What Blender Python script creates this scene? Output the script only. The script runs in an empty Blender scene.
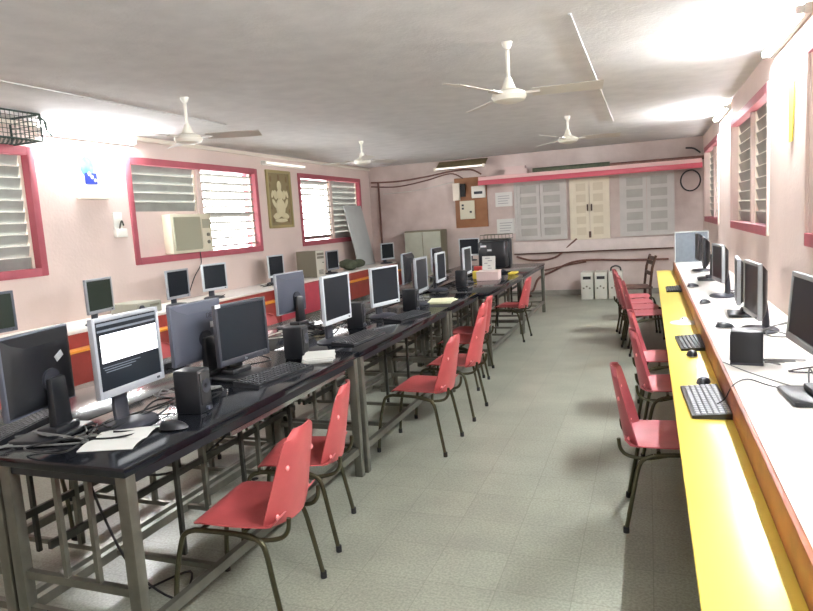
import bpy, bmesh, math, random
from mathutils import Vector, Matrix
random.seed(7)
C = bpy.context.scene.collection
PI = math.pi
# ------------------------------------------------------------------ materials
def lin(c):
    out = []
    for v in c:
        v /= 255.0
        out.append(v/12.92 if v <= .04045 else ((v+.055)/1.055)**2.4)
    return (*out, 1)
def mat(name, rgb, rough=.5, metal=0, vary=0, scale=8, bump=0, bscale=60, emit=None, es=0, spec=None, rgb2=None, detail=4):
    m = bpy.data.materials.new(name); m.use_nodes = True
    nt = m.node_tree; b = nt.nodes['Principled BSDF']
    b.inputs['Base Color'].default_value = lin(rgb)
    b.inputs['Roughness'].default_value = rough
    b.inputs['Metallic'].default_value = metal
    if spec is not None: b.inputs['Specular IOR Level'].default_value = spec
    if vary or bump or rgb2:
        tc = nt.nodes.new('ShaderNodeTexCoord')
    if vary or rgb2:
        n = nt.nodes.new('ShaderNodeTexNoise'); n.inputs['Scale'].default_value = scale; n.inputs['Detail'].default_value = detail
        nt.links.new(tc.outputs['Object'], n.inputs['Vector'])
        r = nt.nodes.new('ShaderNodeValToRGB'); nt.links.new(n.outputs['Fac'], r.inputs['Fac'])
        r.color_ramp.elements[0].position = .3; r.color_ramp.elements[1].position = .7
        c2 = rgb2 or tuple(max(0, v*(1-vary)) for v in rgb)
        r.color_ramp.elements[0].color = lin(c2); r.color_ramp.elements[1].color = lin(rgb)
        nt.links.new(r.outputs['Color'], b.inputs['Base Color'])
    if bump:
        n2 = nt.nodes.new('ShaderNodeTexNoise'); n2.inputs['Scale'].default_value = bscale; n2.inputs['Detail'].default_value = 3
        nt.links.new(tc.outputs['Object'], n2.inputs['Vector'])
        bp = nt.nodes.new('ShaderNodeBump'); bp.inputs['Strength'].default_value = bump; bp.inputs['Distance'].default_value = .01
        nt.links.new(n2.outputs['Fac'], bp.inputs['Height']); nt.links.new(bp.outputs['Normal'], b.inputs['Normal'])
    if emit:
        b.inputs['Emission Color'].default_value = lin(emit); b.inputs['Emission Strength'].default_value = es
    return m
def floor_mat():
    m = mat('terrazzo_tiles', (160,163,147), .3, vary=.10, scale=3, detail=8)
    nt = m.node_tree; b = nt.nodes['Principled BSDF']
    ramp = [n for n in nt.nodes if n.type == 'VALTORGB'][0]
    tc = [n for n in nt.nodes if n.type == 'TEX_COORD'][0]
    br = nt.nodes.new('ShaderNodeTexBrick'); br.offset = 0; br.squash = 1
    br.inputs['Scale'].default_value = 1; br.inputs['Mortar Size'].default_value = .0025
    br.inputs['Brick Width'].default_value = .3; br.inputs['Row Height'].default_value = .3
    br.inputs['Mortar Smooth'].default_value = .3; br.inputs['Bias'].default_value = 0
    br.inputs['Color1'].default_value = (1,1,1,1); br.inputs['Color2'].default_value = (.9,.9,.9,1); br.inputs['Mortar'].default_value = (.74,.74,.72,1)
    nt.links.new(tc.outputs['Object'], br.inputs['Vector'])
    v = nt.nodes.new('ShaderNodeTexNoise'); v.inputs['Scale'].default_value = 90; v.inputs['Detail'].default_value = 2
    nt.links.new(tc.outputs['Object'], v.inputs['Vector'])
    r2 = nt.nodes.new('ShaderNodeValToRGB'); r2.color_ramp.elements[0].color = (.78,.78,.78,1); r2.color_ramp.elements[1].color = (1.1,1.1,1.1,1)
    r2.color_ramp.elements[0].position = .35; r2.color_ramp.elements[1].position = .65
    nt.links.new(v.outputs['Fac'], r2.inputs['Fac'])
    for src in (br.outputs['Color'], r2.outputs['Color']):
        mx = nt.nodes.new('ShaderNodeMix'); mx.data_type = 'RGBA'; mx.blend_type = 'MULTIPLY'; mx.inputs[0].default_value = 1
        nt.links.new(b.inputs['Base Color'].links[0].from_socket, mx.inputs[6]); nt.links.new(src, mx.inputs[7])
        nt.links.new(mx.outputs[2], b.inputs['Base Color'])
    n3 = nt.nodes.new('ShaderNodeTexNoise'); n3.inputs['Scale'].default_value = 2.5; n3.inputs['Detail'].default_value = 6
    nt.links.new(tc.outputs['Object'], n3.inputs['Vector'])
    mr = nt.nodes.new('ShaderNodeMapRange'); mr.inputs[3].default_value = .285; mr.inputs[4].default_value = .36
    nt.links.new(n3.outputs['Fac'], mr.inputs[0]); nt.links.new(mr.outputs[0], b.inputs['Roughness'])
    return m
M = dict(
    wall=mat('pink_distemper', (222,202,192), .85, vary=.05, scale=1.6, bump=.25, bscale=35),
    wallback=mat('stained_pink_distemper', (212,197,190), .85, rgb2=(184,166,158), scale=2.2, bump=.3, bscale=30, detail=8),
    ceil=mat('rough_whitewash', (218,217,215), .9, vary=.06, scale=5, bump=.28, bscale=40, detail=8),
    floor=floor_mat(),
    skirt=mat('grey_skirting', (150,146,136), .5, vary=.1),
    redpaint=mat('red_window_paint', (172,84,94), .5, vary=.08),
    cream=mat('cream_paint', (232,222,206), .5),
    glass_grey=mat('frosted_louvre', (160,163,156), .28, vary=.1, scale=6),
    glass_open=mat('clear_edge_louvre', (128,126,120), 1, spec=0),
    chair=mat('red_plastic', (186,84,84), .38, vary=.06, scale=12, bump=.08, bscale=220),
    chair_old=mat('faded_crimson_plastic', (172,84,90), .4, vary=.08, scale=12, bump=.08, bscale=220),
    tube=mat('olive_grey_tube', (84,82,62), .35, .75, vary=.12, scale=30),
    rubber=mat('black_rubber', (30,30,30), .7),
    rivet=mat('pale_rivet', (236,150,148), .3),
    black_top=mat('black_laminate', (24,26,32), .12, vary=.3, scale=5),
    top_edge=mat('dark_edge', (44,44,46), .3),
    steel=mat('grey_steel', (116,115,104), .35, .6, vary=.12, scale=14),
    dsteel=mat('dark_steel', (70,70,64), .4, .6, vary=.15, scale=14),
    white_top=mat('white_laminate', (236,232,224), .3),
    yellow=mat('yellow_laminate', (236,210,92), .3),
    brown=mat('brown_wood_edge', (150,84,48), .5, rgb2=(112,58,34), scale=7),
    pinkred=mat('pinkish_red_panel', (190,70,84), .45, vary=.06),
    redlam=mat('brick_red_laminate', (156,62,54), .4, vary=.1),
    orange=mat('orange_laminate', (240,160,60), .4),
    ply=mat('dark_ply', (70,58,50), .7, vary=.2),
    black=mat('black_plastic', (26,28,32), .38),
    black2=mat('charcoal_plastic', (50,52,60), .45),
    slate=mat('slate_plastic', (84,88,100), .45),
    silver=mat('silver_plastic', (158,162,168), .35, .15),
    whitish=mat('pale_plastic', (196,202,206), .4),
    beige=mat('beige_plastic', (196,192,176), .5),
    casegrey=mat('grey_case_paint', (150,150,136), .5),
    dbeige=mat('dim_beige', (120,116,100), .5),
    screen=mat('dark_screen', (15,23,31), .38, spec=.35),
    screen_g=mat('green_black_screen', (40,50,42), .38, spec=.35),
    lit=mat('lit_screen_white', (235,238,240), .3, emit=(246,248,250), es=.9),
    litgrey=mat('lit_screen_grey', (90,96,104), .3, emit=(110,116,124), es=.35),
    sticker=mat('sticker_paper', (232,234,236), .6),
    key=mat('black_keys', (38,40,44), .45), keyw=mat('pale_key_faces', (150,152,156), .45),
    cable=mat('black_cable', (22,22,24), .5), cableg=mat('grey_cable', (120,120,118), .5), cablew=mat('white_cable', (196,192,184), .5),
    paper=mat('paper', (212,212,206), .7), paper2=mat('cream_paper', (226,226,190), .7), ink=mat('ink', (150,150,152), .7),
    blue=mat('print_blue', (44,112,208), .6, rgb2=(120,180,232), scale=9), dblue=mat('print_navy', (28,52,150), .6),
    wood=mat('brown_board', (160,112,78), .6, rgb2=(138,94,62), scale=5),
    dwood=mat('dark_wood', (84,54,40), .6, rgb2=(62,40,30), scale=9),
    ivory=mat('ivory_plastic', (214,208,184), .5), ivory2=mat('ivory_grille', (164,162,140), .6),
    glass_dim=mat('dim_louvre', (112,114,104), .3, vary=.1, scale=6), steelsilver=mat('dull_silver_plastic', (150,154,156), .4, .1),
    white=mat('white_enamel', (232,230,220), .35),
    creamfan=mat('cream_enamel', (230,226,212), .35), fanblade=mat('fan_blade_enamel', (198,192,182), .4),
    shelfred=mat('shelf_red', (196,84,98), .5), shelfpink=mat('shelf_pink', (222,180,176), .6),
    doorpanel0=mat('pale_sill_plaster', (222,208,202), .8, vary=.05), doorpanel=mat('grey_inset_shade', (176,172,164), .6, vary=.06, scale=5), creampanel=mat('cream_inset_shade', (206,194,170), .6), doorgrey=mat('grey_door_paint', (198,194,188), .6, vary=.05, scale=5), doorcream=mat('cream_door_paint', (224,214,192), .6, vary=.04, scale=5),
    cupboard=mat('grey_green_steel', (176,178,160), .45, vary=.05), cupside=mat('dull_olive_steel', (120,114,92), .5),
    board=mat('grey_board', (184,188,186), .6, vary=.05, scale=4), bluegrey=mat('blue_grey_felt', (100,108,116), .7, vary=.08, scale=20),
    tan=mat('tan_panel', (134,120,86), .6), gold=mat('dull_gold_frame', (156,142,96), .45), relief=mat('brown_relief', (124,104,72), .6), relief2=mat('pale_relief', (206,196,160), .6),
    cage=mat('dark_green_wire', (40,58,52), .5), cloth=mat('green_grey_cloth', (88,94,74), .9, vary=.2, scale=20, bump=.4, bscale=30),
    tube_hot=mat('new_fluorescent_tube', (255,255,255), .3, emit=(246,250,255), es=470),
    tube_max=mat('fill_fluorescent_tube', (255,255,255), .3, emit=(246,250,255), es=430),  # for the unseen fill tube added beside the camera
    tube_warm=mat('white_fluorescent_tube', (255,255,255), .3, emit=(246,250,255), es=230),
    tube_on=mat('lit_fluorescent_tube', (255,255,255), .3, emit=(246,250,255), es=110),
    tube_dim=mat('old_fluorescent_tube', (255,250,240), .3, emit=(255,250,244), es=.45),
    reflector=mat('dusty_reflector', (150,134,96), .5, vary=.15, scale=8),
    rust=mat('rusty_pipe', (122,84,72), .6, vary=.2, scale=20), greycab=mat('ups_grey', (206,204,192), .5),
    yell=mat('yellow_cloth', (226,204,80), .7), redbox=mat('red_card', (196,60,56), .6), card=mat('pale_card', (214,190,184), .7),
    metalc=mat('chrome', (200,200,198), .2, .9),
)
# ------------------------------------------------------------------ mesh builder
class MB:
    def __init__(s): s.bm = bmesh.new(); s.mi = 0
    def _mark(s, faces):
        for f in faces: f.material_index = s.mi
    def box(s, c, d, rot=None, bev=0, seg=2, taper=None):
        r = bmesh.ops.create_cube(s.bm, size=1); vs = r['verts']
        for v in vs:
            v.co = Vector((v.co.x*d[0], v.co.y*d[1], v.co.z*d[2]))
            if taper and v.co.z > 0: v.co.x *= taper[0]; v.co.y *= taper[1]
        fs = set(f for v in vs for f in v.link_faces); s._mark(fs)
        if bev:
            es = list(set(e for v in vs for e in v.link_edges))
            rb = bmesh.ops.bevel(s.bm, geom=es, offset=bev, segments=seg, affect='EDGES', profile=.5)
            s._mark(rb['faces'])
            vs = list(set(v for f in rb['faces'] for v in f.verts) | set(v for v in vs if v.is_valid))
        mt = Matrix.Translation(Vector(c))
        if rot is not None: mt = mt @ rot
        bmesh.ops.transform(s.bm, matrix=mt, verts=[v for v in vs if v.is_valid])
        return s
    def b2(s, x0, x1, y0, y1, z0, z1, **k):
        return s.box(((x0+x1)/2, (y0+y1)/2, (z0+z1)/2), (abs(x1-x0), abs(y1-y0), abs(z1-z0)), **k)
    def ring_path(s, pts, r, seg=8, cap=True, rs=None):
        pts = [Vector(p) for p in pts]; rings = []; n = None
        for i, p in enumerate(pts):
            t = (pts[min(i+1, len(pts)-1)] - pts[max(i-1, 0)])
            if t.length < 1e-9: t = Vector((0,0,1))
            t.normalize()
            if n is None:
                n = t.orthogonal().normalized()
            else:
                n = (n - t*n.dot(t))
                n = n.normalized() if n.length > 1e-6 else t.orthogonal().normalized()
            b = t.cross(n); rr = rs[i] if rs else r
            rings.append([s.bm.verts.new(p + (n*math.cos(2*PI*k/seg) + b*math.sin(2*PI*k/seg))*rr) for k in range(seg)])
        fs = []
        for a, b_ in zip(rings, rings[1:]):
            for k in range(seg): fs.append(s.bm.faces.new((a[k], a[(k+1)%seg], b_[(k+1)%seg], b_[k])))
        if cap: fs.append(s.bm.faces.new(rings[0][::-1])); fs.append(s.bm.faces.new(rings[-1]))
        s._mark(fs); return s
    def cyl(s, p0, p1, r, seg=12, r2=None): return s.ring_path([p0, p1], r, seg, rs=[r, r2 if r2 is not None else r])
    def lathe(s, prof, c=(0,0,0), seg=24, rot=None):
        c = Vector(c); rings = []
        for (r, z) in prof:
            ring = []
            for k in range(seg):
                v = Vector((r*math.cos(2*PI*k/seg), r*math.sin(2*PI*k/seg), z))
                if rot is not None: v = rot @ v
                ring.append(s.bm.verts.new(c+v))
            rings.append(ring)
        fs = []
        for a, b in zip(rings, rings[1:]):
            for k in range(seg): fs.append(s.bm.faces.new((a[k], a[(k+1)%seg], b[(k+1)%seg], b[k])))
        fs.append(s.bm.faces.new(rings[0][::-1])); fs.append(s.bm.faces.new(rings[-1]))
        s._mark(fs); return s
    def ball(s, c, r, sc=(1,1,1), rot=None, u=14, v=9):
        m = Matrix.Translation(Vector(c)) @ (rot.to_4x4() if rot is not None else Matrix.Identity(4)) @ Matrix.Diagonal((*sc,1))
        q = bmesh.ops.create_uvsphere(s.bm, u_segments=u, v_segments=v, radius=r, matrix=m)
        s._mark(set(f for w in q['verts'] for f in w.link_faces)); return s
    def prism(s, poly, z0, z1, fn=lambda x,y,z: (x,y,z)):
        a = [s.bm.verts.new(fn(x,y,z0)) for x,y in poly]; b = [s.bm.verts.new(fn(x,y,z1)) for x,y in poly]
        n = len(poly); fs = [s.bm.faces.new(a[::-1]), s.bm.faces.new(b)]
        for k in range(n): fs.append(s.bm.faces.new((a[k], a[(k+1)%n], b[(k+1)%n], b[k])))
        s._mark(fs); return s
    def sheet(s, fn, nu, nv, th):
        P = [[Vector(fn(i/nu, j/nv)) for j in range(nv+1)] for i in range(nu+1)]
        def nrm(i,j):
            du = P[min(i+1,nu)][j]-P[max(i-1,0)][j]; dv = P[i][min(j+1,nv)]-P[i][max(j-1,0)]
            return du.cross(dv).normalized()
        A = [[s.bm.verts.new(P[i][j]+nrm(i,j)*th/2) for j in range(nv+1)] for i in range(nu+1)]
        B = [[s.bm.verts.new(P[i][j]-nrm(i,j)*th/2) for j in range(nv+1)] for i in range(nu+1)]
        fs = []
        for i in range(nu):
            for j in range(nv):
                fs.append(s.bm.faces.new((A[i][j],A[i+1][j],A[i+1][j+1],A[i][j+1])))
                fs.append(s.bm.faces.new((B[i][j],B[i][j+1],B[i+1][j+1],B[i+1][j])))
        rim = [(i,0) for i in range(nu)]+[(nu,j) for j in range(nv)]+[(i,nv) for i in range(nu,0,-1)]+[(0,j) for j in range(nv,0,-1)]
        for q,(i,j) in enumerate(rim):
            i2,j2 = rim[(q+1)%len(rim)]
            fs.append(s.bm.faces.new((A[i][j],B[i][j],B[i2][j2],A[i2][j2])))
        s._mark(fs); return s
    def m(s, i): s.mi = i; return s
    def build(s, name, mats, parent=None, loc=None, smooth=True):
        bmesh.ops.recalc_face_normals(s.bm, faces=s.bm.faces)
        me = bpy.data.meshes.new(name); s.bm.to_mesh(me); s.bm.free()
        for q in (mats if isinstance(mats, (list,tuple)) else [mats]): me.materials.append(q)
        if smooth and len(me.polygons):
            me.polygons.foreach_set('use_smooth', [True]*len(me.polygons)); me.set_sharp_from_angle(angle=math.radians(38))
        o = bpy.data.objects.new(name, me); C.objects.link(o)
        if parent: o.parent = parent
        if loc: o.location = loc
        return o
def thing(name, label, cat, loc=(0,0,0), rz=0, group=None):
    o = bpy.data.objects.new(name, None); C.objects.link(o); o.empty_display_size = .05
    o.location = loc; o.rotation_euler = (0,0,rz); return tag(o, label, cat, group)
def tag(o, label, cat, group=None):
    o['label'] = label; o['category'] = cat
    if group: o['group'] = group
    return o
def struct(o): o['kind'] = 'structure'; return o
def dup(o, loc, rz, label, parent=None):
    def rec(q, par):
        c = q.copy(); C.objects.link(c)
        if par: c.parent = par
        for ch in list(q.children): rec(ch, c)
        return c
    r = rec(o, None); r.location = loc; r.rotation_euler = (0,0,rz); r['label'] = label
    return r
def spline(pts, n=8):
    pts = [Vector(p) for p in pts]; out = []
    for i in range(len(pts)-1):
        p0 = pts[max(i-1,0)]; p1 = pts[i]; p2 = pts[i+1]; p3 = pts[min(i+2,len(pts)-1)]
        for k in range(n):
            t = k/n
            out.append(.5*((2*p1)+(p2-p0)*t+(2*p0-5*p1+4*p2-p3)*t*t+(3*p1-p0-3*p2+p3)*t**3))
    out.append(pts[-1]); return out
def RY(a): return Matrix.Rotation(a, 4, 'Y')
def RX(a): return Matrix.Rotation(a, 4, 'X')
def RZ(a): return Matrix.Rotation(a, 4, 'Z')
def text_part(s, size, name, m, parent, mtx, depth=.0008):
    cu = bpy.data.curves.new('lettering', 'FONT'); cu.body = s; cu.size = size; cu.extrude = depth; cu.align_x = 'CENTER'; cu.align_y = 'CENTER'
    to = bpy.data.objects.new('lettering', cu); C.objects.link(to)
    bpy.context.view_layer.update()
    me = bpy.data.meshes.new_from_object(to.evaluated_get(bpy.context.evaluated_depsgraph_get()))
    bpy.data.objects.remove(to); me.transform(mtx); me.materials.clear(); me.materials.append(m)
    o = bpy.data.objects.new(name, me); C.objects.link(o); o.parent = parent; return o
# ------------------------------------------------------------------ setting
XL, XR, YB, YF, ZC = -5.19, .87, 12.05, -2.6, 2.612
WT, WB = 2.38, 1.22
fl = MB(); fl.b2(XL-.2, XR+.2, YF-.2, YB+.2, -.12, 0); struct(fl.build('floor', M['floor']))
ce = MB(); ce.b2(XL-.2, XR+.2, YF-.2, YB+.2, ZC, ZC+.15); struct(ce.build('ceiling', M['ceil']))
WINS = [(-1.35,.85), (1.95,4.45), (5.55,8.05), (9.2,11.6)]
WINSR = [(-1.35,.85), (1.95,4.42), (5.68,8.1), (9.45,11.66)]
def side_wall(name, x0, x1, wins, m):
    b = MB(); cur = YF-.2
    i = .06
    for (a, c) in wins:
        b.b2(x0, x1, cur, a+i, 0, ZC); b.b2(x0, x1, a+i, c-i, 0, WB+i); b.b2(x0, x1, a+i, c-i, WT-i, ZC); cur = c-i
    b.b2(x0, x1, cur, YB+.2, 0, ZC)
    return struct(b.build(name, m, smooth=False))
side_wall('wall_left', XL-.2, XL, WINS, M['wall'])
side_wall('wall_right', XR, XR+.2, WINSR, M['wall'])
b = MB(); b.b2(XL, XR, YB, YB+.2, 0, ZC); struct(b.build('wall_back', M['wallback'], smooth=False))
b = MB(); b.b2(XL, XR, YF-.2, YF, 0, ZC); struct(b.build('wall_front', M['wall'], smooth=False))
b = MB(); b.b2(XL, XR, YB-.015, YB, 0, .1); struct(b.build('baseboard_back', M['skirt'], smooth=False))
b = MB(); b.b2(XL, XL+.012, YF, YB-.015, 0, .1); struct(b.build('baseboard_left', M['skirt'], smooth=False))
b = MB(); b.b2(XL, XL+.03, YF, YB, 2.555, 2.60, bev=.006); struct(b.build('trim_1', M['cream']))

def window(n, side, y0, y1, open_first, open_second, ang=None):
    """side -1 left wall, +1 right wall; leaves are ordered by y"""
    xw = XL if side < 0 else XR; out = side
    f = MB(); w = .075; v_ = .075 if side < 0 else .04; xi = xw - out*.018; xo = xw + out*.20
    f.m(1 if side > 0 else 0); f.b2(xi, xo, y0, y0+v_, WB, WT, bev=.012); f.b2(xi, xo, y1-v_, y1, WB, WT, bev=.012); f.m(0)  # right-wall sides kept thin and wall-coloured to show their red washed out by glare
    f.b2(xi, xo, y0+v_, y1-v_, WB, WB+w); f.b2(xi, xo, y0+v_, y1-v_, WT-w, WT)
    fr = struct(f.build('window_%d' % n, [M['redpaint'], M['wall']]))
    ym = (y0+y1)/2
    mu = MB(); mu.b2(xw+out*.03, xw+out*.12, ym-.045, ym+.045, WB+w, WT-w, bev=.004); mu.build('mullion', M['wall'], fr)
    for (a, c, op) in ((y0+v_, ym-.045, open_first), (ym+.045, y1-v_, open_second)):
        g = MB()
        for yy in (a+.014, c-.014): g.b2(xw+out*.06, xw+out*.10, yy-.014, yy+.014, WB+w, WT-w)
        lf = g.build('leaf_frame', M['cream'], fr)
        zb = WB+w
        if op == 'ac': zb = 1.80
        h = WT-w-zb; k = max(3, round(h/.105)); l = MB()
        for i in range(k):
            z = zb + (i+.5)*h/k
            an = math.radians(10 if op == 'open' else 74 if op in ('shut','ac') else 76)
            if op == 'open' and (i*7+n) % 9 == 4: an = math.radians(30)
            l.m(0).box((xw+out*.08, (a+c)/2, z), (.115, c-a-.03, .008 if op == 'open' else .005), rot=RY(an*out))
            if op != 'open': # white strip along one edge of each pane
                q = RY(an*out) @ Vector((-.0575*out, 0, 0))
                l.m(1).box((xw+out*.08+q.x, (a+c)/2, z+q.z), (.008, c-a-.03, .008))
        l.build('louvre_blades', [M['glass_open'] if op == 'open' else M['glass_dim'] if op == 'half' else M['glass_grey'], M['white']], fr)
        if op == 'ac':
            p = MB(); p.b2(xw+out*.06, xw+out*.09, a, c, WB+w, zb-.0); p.build('infill_board', M['wall'], fr)
    return fr
window(1, -1, *WINS[0], 'shut', 'open'); window(2, -1, *WINS[1], 'shut', 'shut')  # first one is out of view, added to let in ambient light
window(3, -1, *WINS[2], 'ac', 'open'); window(4, -1, *WINS[3], 'open', 'shut')
window(5, 1, *WINSR[0], 'open', 'open'); window(6, 1, *WINSR[1], 'open', 'half')  # first one here is unseen too, added for ambient light
window(7, 1, *WINSR[2], 'half', 'half'); window(8, 1, *WINSR[3], 'half', 'half')
# ------------------------------------------------------------------ back wall joinery
def door(n, x0, x1, z0, z1, m, cream=False):
    y = YB
    f = MB(); w = .05
    f.b2(x0, x0+w, y-.05, y, z0, z1); f.b2(x1-w, x1, y-.05, y, z0, z1); f.b2(x0+w, x1-w, y-.05, y, z1-w, z1); f.b2(x0+w, x1-w, y-.05, y, z0, z0+w)
    r = struct(f.build('door_%d' % n, m)); xm = (x0+x1)/2
    for (a, c) in ((x0+w, xm-.004), (xm+.004, x1-w)):
        p = MB(); p.m(1); p.b2(a, c, y-.014, y-.001, z0+w, z1-w); p.m(0); nn = 5; h = (z1-z0-2*w)/nn
        p.b2(a, a+.06, y-.034, y-.014, z0+w, z1-w); p.b2(c-.06, c, y-.034, y-.014, z0+w, z1-w)
        for i in range(nn+1):
            zc = z0+w+i*h; p.b2(a+.06, c-.06, y-.034, y-.014, max(z0+w, zc-.03), min(z1-w, zc+.03))
        lf = p.build('shutter_leaf', [m, M['creampanel' if cream else 'doorpanel']], r)  # relief shade put into the colour: panel insets darker than the rails
        hx = c-.03 if c < xm+.001 else a+.03
        h2 = MB()
        if cream: h2.b2(hx-.012, hx+.012, y-.06, y-.034, z0+.50, z0+.62, bev=.004)
        else: h2.b2(hx-.01, hx+.01, y-.05, y-.034, z0+.48, z0+.54)
        h2.build('handle', M['dwood'] if cream else M['doorgrey'], lf)
    if cream:
        h2 = MB(); h2.b2(xm-.02, xm+.02, y-.06, y-.014, z0+.03, z0+.14); h2.build('bolt', M['dwood'], r)
    return r
door(1, -2.3, -1.37, 1.03, 2.10, M['doorgrey']); door(2, -1.31, -.63, 1.0, 2.07, M['doorcream'], True); door(3, -.46, .42, 1.02, 2.10, M['doorgrey'])
b = MB(); b.b2(-2.34, .40, YB-.09, YB, .80, 1.0, bev=.008); struct(b.build('trim_2', M['doorpanel0']))
b = MB(); b.b2(-2.34, .40, YB-.045, YB, .775, .80); struct(b.build('trim_3', M['rust']))
sh = thing('wall_shelf', 'long concrete ledge with a red painted front edge above the shuttered doors', 'shelf', (-1.03, YB, 2.08))
b = MB(); b.b2(-1.84, 1.85, -.38, 0, .02, .14); b.build('ledge', M['shelfpink'], sh)
b = MB(); b.b2(-1.84, 1.85, -.405, -.38, .085, .15, bev=.003); b.build('upper_lip', M['shelfpink'], sh)
b = MB(); b.b2(-1.85, 1.86, -.40, -.38, 0, .084, bev=.003); b.build('front_edge', M['shelfred'], sh)
# clutter on the ledge
o = MB(); o.b2(-.2, .2, -.1, .1, 0, .06); o.b2(-.18, .2, -.09, .1, .06, .10); o.b2(-.2, .17, -.1, .08, .10, .15)
o = o.build('paper_bundle', M['card'], loc=(-2.2, YB-.25, 2.22)); tag(o, 'pale flat bundle of papers lying near the left end of the red-edged ledge', 'papers')
for k, (x0, x1, yy, r, mm, lab, nm) in enumerate([(-1.9, 1.3, .20, .035, 'rust', 'long rusty brown pipe lying along the red-edged ledge', 'iron_pipe'),
        (-1.75, .55, .12, .03, 'dsteel', 'dark steel pipe lying closest to the wall on the red-edged ledge', 'steel_pipe'), (-1.9, -.6, .315, .045, 'cloth', 'short green-grey rolled mat at the front of the red-edged ledge', 'rolled_mat')]):
    o = MB(); o.cyl((x0,0,0), (x1,.03,0), r, 10); o = o.build(nm, M[mm], loc=(0, YB-yy, 2.22+r)); tag(o, lab, 'pipe' if 'pipe' in nm else 'mat')
# ------------------------------------------------------------------ chairs
def seat_fn(u, v):
    a = 2*u-1; x = -.225+.365*v; w = .19+.014*math.sin(PI*v)
    if v > .9: w -= .03*((v-.9)/.1)**2
    z = .418 - .016*(1-a*a)*math.sin(PI*min(1,v*1.1)) + .008*v
    if v > .86: z -= .022*((v-.86)/.14)**2
    if v < .1: z += .03*((.1-v)/.1)**2
    return (x, a*w, z)
def back_fn(u, v):
    a = 2*u-1; w = .202-.068*v**1.2
    if v > .86: w -= .07*((v-.86)/.14)**2.5
    if v < .12: w -= .05*((.12-v)/.12)**2
    x = -.232-.06*v + .07*abs(a)**2.4*(1-.55*v)
    z = .398+.365*v - .012*a*a*v
    return (x, a*w, z)
def make_chair(label, shell, group):
    t = thing('plastic_chair', label, 'chair', group=group)
    MB().sheet(seat_fn, 14, 14, .006).build('seat', shell, t)
    bk = MB().sheet(back_fn, 14, 12, .006).build('backrest', shell, t)
    for (u, v) in ((.12,.12), (.88,.12), (.14,.62), (.86,.62)):
        p = Vector(back_fn(u, v)); MB().ball(p-Vector((.003,0,0)), .011, (.6,1,1)).build('rivet', M['rivet'], bk)
    for s in (-1, 1):
        MB().ring_path(spline([(.125,s*.175,.385),(.165,s*.18,.372),(.185,s*.185,.335),(.215,s*.192,.2),(.235,s*.2,.012)],6), .0105, 8).build('leg', M['tube'], t)
        lg = MB().ring_path(spline([(-.10,s*.172,.372),(-.145,s*.178,.352),(-.168,s*.184,.31),(-.19,s*.192,.2),(-.225,s*.2,.012)],6), .0105, 8).build('leg', M['tube'], t)
        MB().ring_path(spline([(.125,s*.175,.385),(.08,s*.173,.384),(-.02,s*.172,.379),(-.10,s*.172,.372)],4), .0105, 8).build('side_rail', M['tube'], t)
        for x in (.235, -.225): MB().cyl((x,s*.2,0), (x,s*.2,.03), .0135, 10).build('foot_cap', M['rubber'], t)
        MB().ring_path(spline([(-.03,s*.172,.379),(-.13,s*.16,.352),(-.212,s*.15,.358),(-.246,s*.15,.39),(-.254,s*.15,.44)],6), .009, 8).build('back_bracket', M['tube'], t)
    for x in (.10, -.08): MB().cyl((x,-.174,.387), (x,.174,.387), .0095, 8).build('cross_bar', M['tube'], t)
    return t
G1 = 'red chairs along the aisle side of the black tables'
c0 = make_chair('nearest red plastic chair, at the corner end of the black tables', M['chair'], G1)
c0.location = (-1.535, 2.09, 0); c0.rotation_euler.z = PI+.12
for (x, y, r, lab) in [(-1.64, 2.67, PI+math.radians(15), 'red plastic chair turned askew just behind the nearest chair, beside the thick table legs'),
        (-1.46, 4.0, PI, 'red plastic chair standing clear in the aisle by the second black table'),
        (-1.46, 4.74, PI, 'red plastic chair right behind the clear-standing one, front of the bunched three'),
        (-1.64, 5.59, PI, 'red plastic chair in the middle of the bunched three by the black tables'),
        (-1.70, 6.04, PI, 'red plastic chair pushed furthest in, last of the bunched three by the black tables'),
        (-1.62, 7.8, PI-.05, 'farthest red plastic chair on the aisle side, alone near the end of the black tables')]:
    dup(c0, (x, y, 0), r, lab)
G2 = 'faded red chairs along the yellow keyboard shelf'
r0 = make_chair('nearest faded red chair by the yellow shelf, seat tucked under it', M['chair_old'], G2)
r0.location = (.11, 3.22, 0)
for (x, y, r, lab) in [(.17, 4.2, .03, 'faded red chair second from the front by the yellow shelf'),
        (.14, 4.98, 0, 'faded red chair third from the front, level with the white mouse on the yellow shelf'),
        (.02, 7.08, .06, 'faded red chair fourth along the yellow shelf, after a gap'),
        (-.05, 7.52, -.05, 'faded red chair fifth along the yellow shelf, in the far cluster'),
        (-.10, 7.97, .1, 'faded red chair second from the wooden chair in the far cluster by the yellow shelf'),
        (-.14, 8.45, -.08, 'farthest faded red chair by the yellow shelf, next to the wooden chair')]:
    dup(r0, (x, y, 0), r, lab)
G3 = 'red chairs on the far side of the black tables'
for (x, y, r, lab) in [(-2.98, 2.5, 0, 'red plastic chair behind the first two monitors, facing the black tables from the far side'),
        (-2.98, 3.65, .1, 'red plastic chair glimpsed behind the slate-backed monitor, facing the tables from the far side'),
        (-3.0, 5.0, 0, 'red plastic chair glimpsed beyond the tall-stand monitor on the far side of the black tables')]:
    q = dup(c0, (x, y, 0), r, lab); q['group'] = G3
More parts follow.
